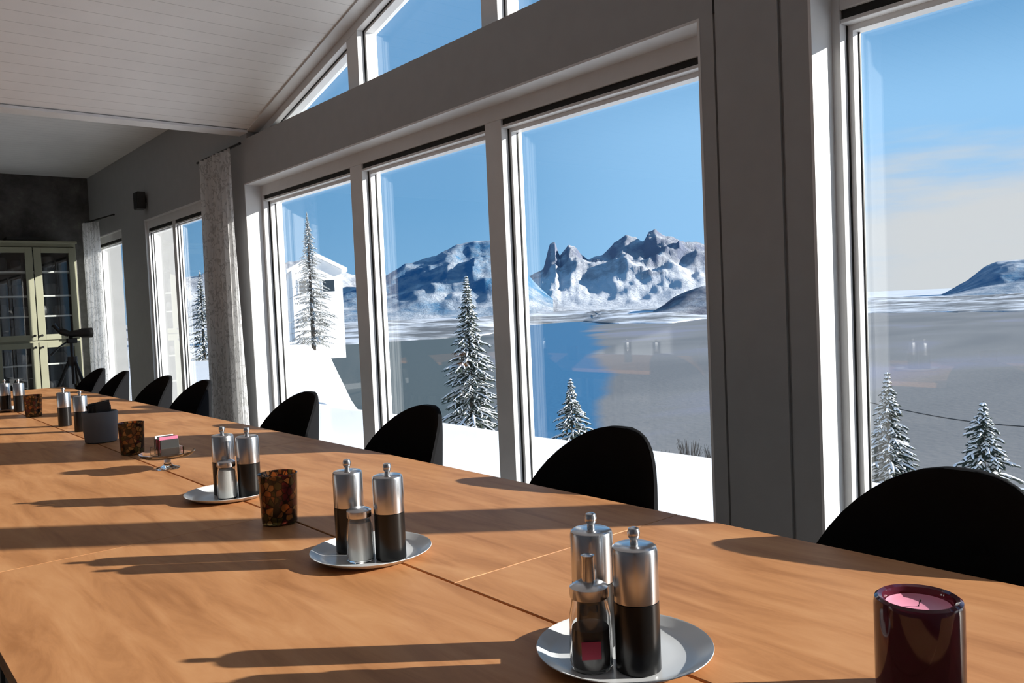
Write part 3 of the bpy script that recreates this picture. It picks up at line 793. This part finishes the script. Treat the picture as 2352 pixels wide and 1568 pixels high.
mountain('mountain', 'jagged snow covered peaks seen through the right pane of the wide window', [(1150, 690), (1190, 640), (1220, 634), (1248, 622), (1262, 560), (1275, 556), (1285, 590), (1305, 562), (1322, 568), (1340, 598), (1352, 610), (1385, 592), (1412, 560), (1438, 543), (1462, 548), (1478, 560), (1490, 532), (1505, 526), (1522, 540), (1545, 545), (1570, 560), (1600, 557), (1628, 572), (1700, 585), (1780, 630), (1860, 690)], 7600, 3600, M_m2, seed=5.2)
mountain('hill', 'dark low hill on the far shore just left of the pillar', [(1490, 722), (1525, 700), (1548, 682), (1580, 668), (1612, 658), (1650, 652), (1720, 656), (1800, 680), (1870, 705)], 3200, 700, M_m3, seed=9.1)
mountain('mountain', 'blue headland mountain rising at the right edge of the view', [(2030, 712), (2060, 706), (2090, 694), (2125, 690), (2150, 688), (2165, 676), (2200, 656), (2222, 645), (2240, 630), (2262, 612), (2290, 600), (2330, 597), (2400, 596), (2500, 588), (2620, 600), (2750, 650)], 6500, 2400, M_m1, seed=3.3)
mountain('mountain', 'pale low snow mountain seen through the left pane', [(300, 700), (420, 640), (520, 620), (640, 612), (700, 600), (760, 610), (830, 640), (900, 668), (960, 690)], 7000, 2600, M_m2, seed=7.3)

# ------------------------------------------------------------------ spruces
def spruce(name, top, rbase, hvis, H, label, seed, density=1.0, snowp=.62):
    """top: world point of the tip; radius rbase at hvis below the tip; tree height H"""
    rnd = random.Random(seed)
    base = Vector((top.x, top.y, top.z-H)); r = empty(name, base); tag(r, label, 'tree', 'snow laden spruces on the slope')
    MB().tube([(0, 0, 0), (0, 0, H*.6), (0, 0, H)], [H*.018, H*.009, .004], 8).build('trunk', M_bark, r, smooth=True)
    gN, sN = MB(), MB()
    z = .04; k = rbase/hvis
    def blade(mb, p, d, L, wd, up, thick):
        """a flat tapering spray"""
        s = d.cross(Vector((0, 0, 1))).normalized(); b = len(mb.v)
        for t, w_ in ((0, .5), (.4, 1.), (.75, .7), (1, .08)):
            c_ = p+d*L*t+Vector((0, 0, up-.22*L*t*t))
            mb.v += [tuple(c_+s*wd*w_), tuple(c_+Vector((0, 0, thick*w_))), tuple(c_-s*wd*w_), tuple(c_-Vector((0, 0, thick*.5*w_)))]
        for q in range(3):
            for e in range(4):
                mb.f.append((b+q*4+e, b+q*4+(e+1) % 4, b+(q+1)*4+(e+1) % 4, b+(q+1)*4+e))
        mb.f.append((b, b+1, b+2, b+3)); mb.f.append((b+15, b+14, b+13, b+12))
    while z < H*.97:
        R_ = k*z*(.75+.35*rnd.random()); R_ = min(R_, k*H*.75)
        nb = max(4, int((5+R_*5)*density)); ph = rnd.uniform(0, 6)
        for i in range(nb):
            a_ = ph+2*PI*i/nb+rnd.uniform(-.25, .25); L = R_*rnd.uniform(.6, 1.15)
            d = Vector((math.cos(a_), math.sin(a_), rnd.uniform(-.18, .12))).normalized(); p = Vector((0, 0, H-z))
            blade(gN, p, d, L, .035*L+.012, 0, .018)
            blade(sN, p+d*L*.12, d, L*.86, .026*L+.010, .014, .02)
            nt_ = int(3+L*7)
            for q in range(nt_):
                t = .2+.75*(q+rnd.random()*.5)/nt_; sd_ = 1 if q % 2 else -1
                pp = p+d*L*t+Vector((0, 0, -.22*L*t*t))
                d2 = (d*rnd.uniform(.5, .9)+d.cross(Vector((0, 0, 1)))*sd_*rnd.uniform(.6, 1)+Vector((0, 0, rnd.uniform(-.35, .1)))).normalized()
                l2 = L*.34*(1.15-t)*rnd.uniform(.7, 1.3)+.04
                blade(gN, pp, d2, l2, .02+.05*l2, 0, .012)
                if rnd.random() < snowp: blade(sN, pp, d2, l2*.85, .014+.04*l2, .012, .012)
        z += max(.055, R_*.20)*rnd.uniform(.8, 1.2)/density**.5
    gN.build('foliage', M_needle, r); sN.build('snow_on_branches', M_snow, r)
    return r
def tree_at(px, ptop, halfw_px, py_w, dist, label, seed, density=1., snowp=.62):
    top = out_at(px, ptop, dist); sc = dist/math.hypot(*(ray(px, ptop).x, ray(px, ptop).y))
    hv = (py_w-ptop)/FPX*sc; rb = halfw_px/FPX*sc
    gz = ground(top.x, top.y); H = max(hv*1.15, top.z-gz+.1)
    return spruce('spruce_tree', top, rb*1.3, hv, H, label, seed, density, snowp)
tree_at(1070, 632, 74, 960, 16, 'tall snow laden spruce seen through the middle pane', 11, 1.25)
tree_at(1310, 868, 42, 985, 17, 'small snowy spruce behind the chair at the right pane', 12, 1.0)
tree_at(2038, 852, 62, 1085, 13, 'snow dusted spruce just right of the pillar window edge', 13, 1.1)
tree_at(2258, 922, 84, 1125, 12, 'bushy snowy spruce near the right edge of the view', 14, 1.1)
tree_at(704, 486, 44, 720, 60, 'frosted pale spruce beside the white house in the left pane', 15, .8, 1.)
tree_at(382, 590, 34, 760, 34, 'distant frosted spruce seen through the narrow far pane', 16, .7)
tree_at(458, 620, 30, 770, 40, 'frosted spruce just left of the corner curtain', 18, .7)
tree_at(1160, 790, 40, 985, 19, 'snowy young spruce hidden partly behind the mullion', 17, .9)
# low dark scrub below the terrace
for i, (px, py, s_) in enumerate([(1522, 1034, .26), (1582, 1006, .30), (1644, 1020, .28)]):
    top = out_at(px, py, 11); H = top.z-ground(top.x, top.y)+.05; rnd = random.Random(50+i); m = MB()
    for k in range(70):
        a_ = rnd.uniform(0, 2*PI); q = rnd.uniform(.1, s_*.6)
        m.tube([(0, 0, 0), (q*.5*math.cos(a_), q*.5*math.sin(a_), H*.6), (q*math.cos(a_), q*math.sin(a_), H*rnd.uniform(.75, 1))], [.008, .005, .002], 4)
    o = m.build('bare_shrub', M_bark); o.location = (top.x, top.y, top.z-H)
    tag(o, 'bare twiggy shrub below the terrace at the foot of the right pane', 'shrub', 'bare shrubs below the terrace')

# ------------------------------------------------------------------ houses down the slope
def house(px, py_ridge, dist, wdt, dep, hw, hr, rz, label, wallm):
    top = out_at(px, py_ridge, dist); r = empty('house', (top.x, top.y, top.z-hr-hw), rz); tag(r, label, 'house')
    gz = ground(top.x, top.y)-(top.z-hr-hw)-.6
    b = MB().prism([(-wdt/2, gz), (wdt/2, gz), (wdt/2, hw), (0, hw+hr), (-wdt/2, hw)], 1, -dep/2, dep/2); b.build('wall', wallm, r)
    o_ = .4; k = hr/(wdt/2)
    MB().prism([(-wdt/2-o_, hw-k*o_+.02), (0, hw+hr+.02), (wdt/2+o_, hw-k*o_+.02), (wdt/2+o_, hw-k*o_+.3), (0, hw+hr+.32), (-wdt/2-o_, hw-k*o_+.3)], 1, -dep/2-o_, dep/2+o_).build('snowy_roof', M_snow, r)
    for x in (-wdt*.25, wdt*.22):
        wf = MB().box(x-.55, x+.55, -dep/2-.06, -dep/2+.02, hw*.30, hw*.30+1.1).build('house_window', mat('white_bead'), r)
        MB().box(x-.45, x+.45, -dep/2-.075, -dep/2-.062, hw*.30+.1, hw*.30+1.0).build('window_pane', M_darkglass, wf)
    return r
house(718, 596, 70, 3.9, 5, 2.6, 1.0, math.radians(70), 'white clad house with a snowy roof in the left pane', M_housewall)

# power cable across the right-hand view
pA, pB = on_y(1990, 922, 22), on_y(2700, 986, 18)
def pole(p, lab):
    gz = ground(p.x, p.y); o = MB().tube([(0, 0, 0), (0, 0, p.z-gz-.03)], [.11, .08], 10).build('utility_pole', M_bark, smooth=True); o.location = (p.x, p.y, gz); tag(o, lab, 'pole')
pts = [pA.lerp(pB, t/16)-Vector((0, 0, .25*math.sin(PI*t/16))) for t in range(17)]
tag(MB().tube(pts, .014, 5).build('power_cable', M_gasket), 'thin dark cable crossing the view right of the pillar', 'cable')
pole(pB, 'wooden pole holding the dark cable')
pole(pA, 'wooden pole holding the dark cable behind the pillar')
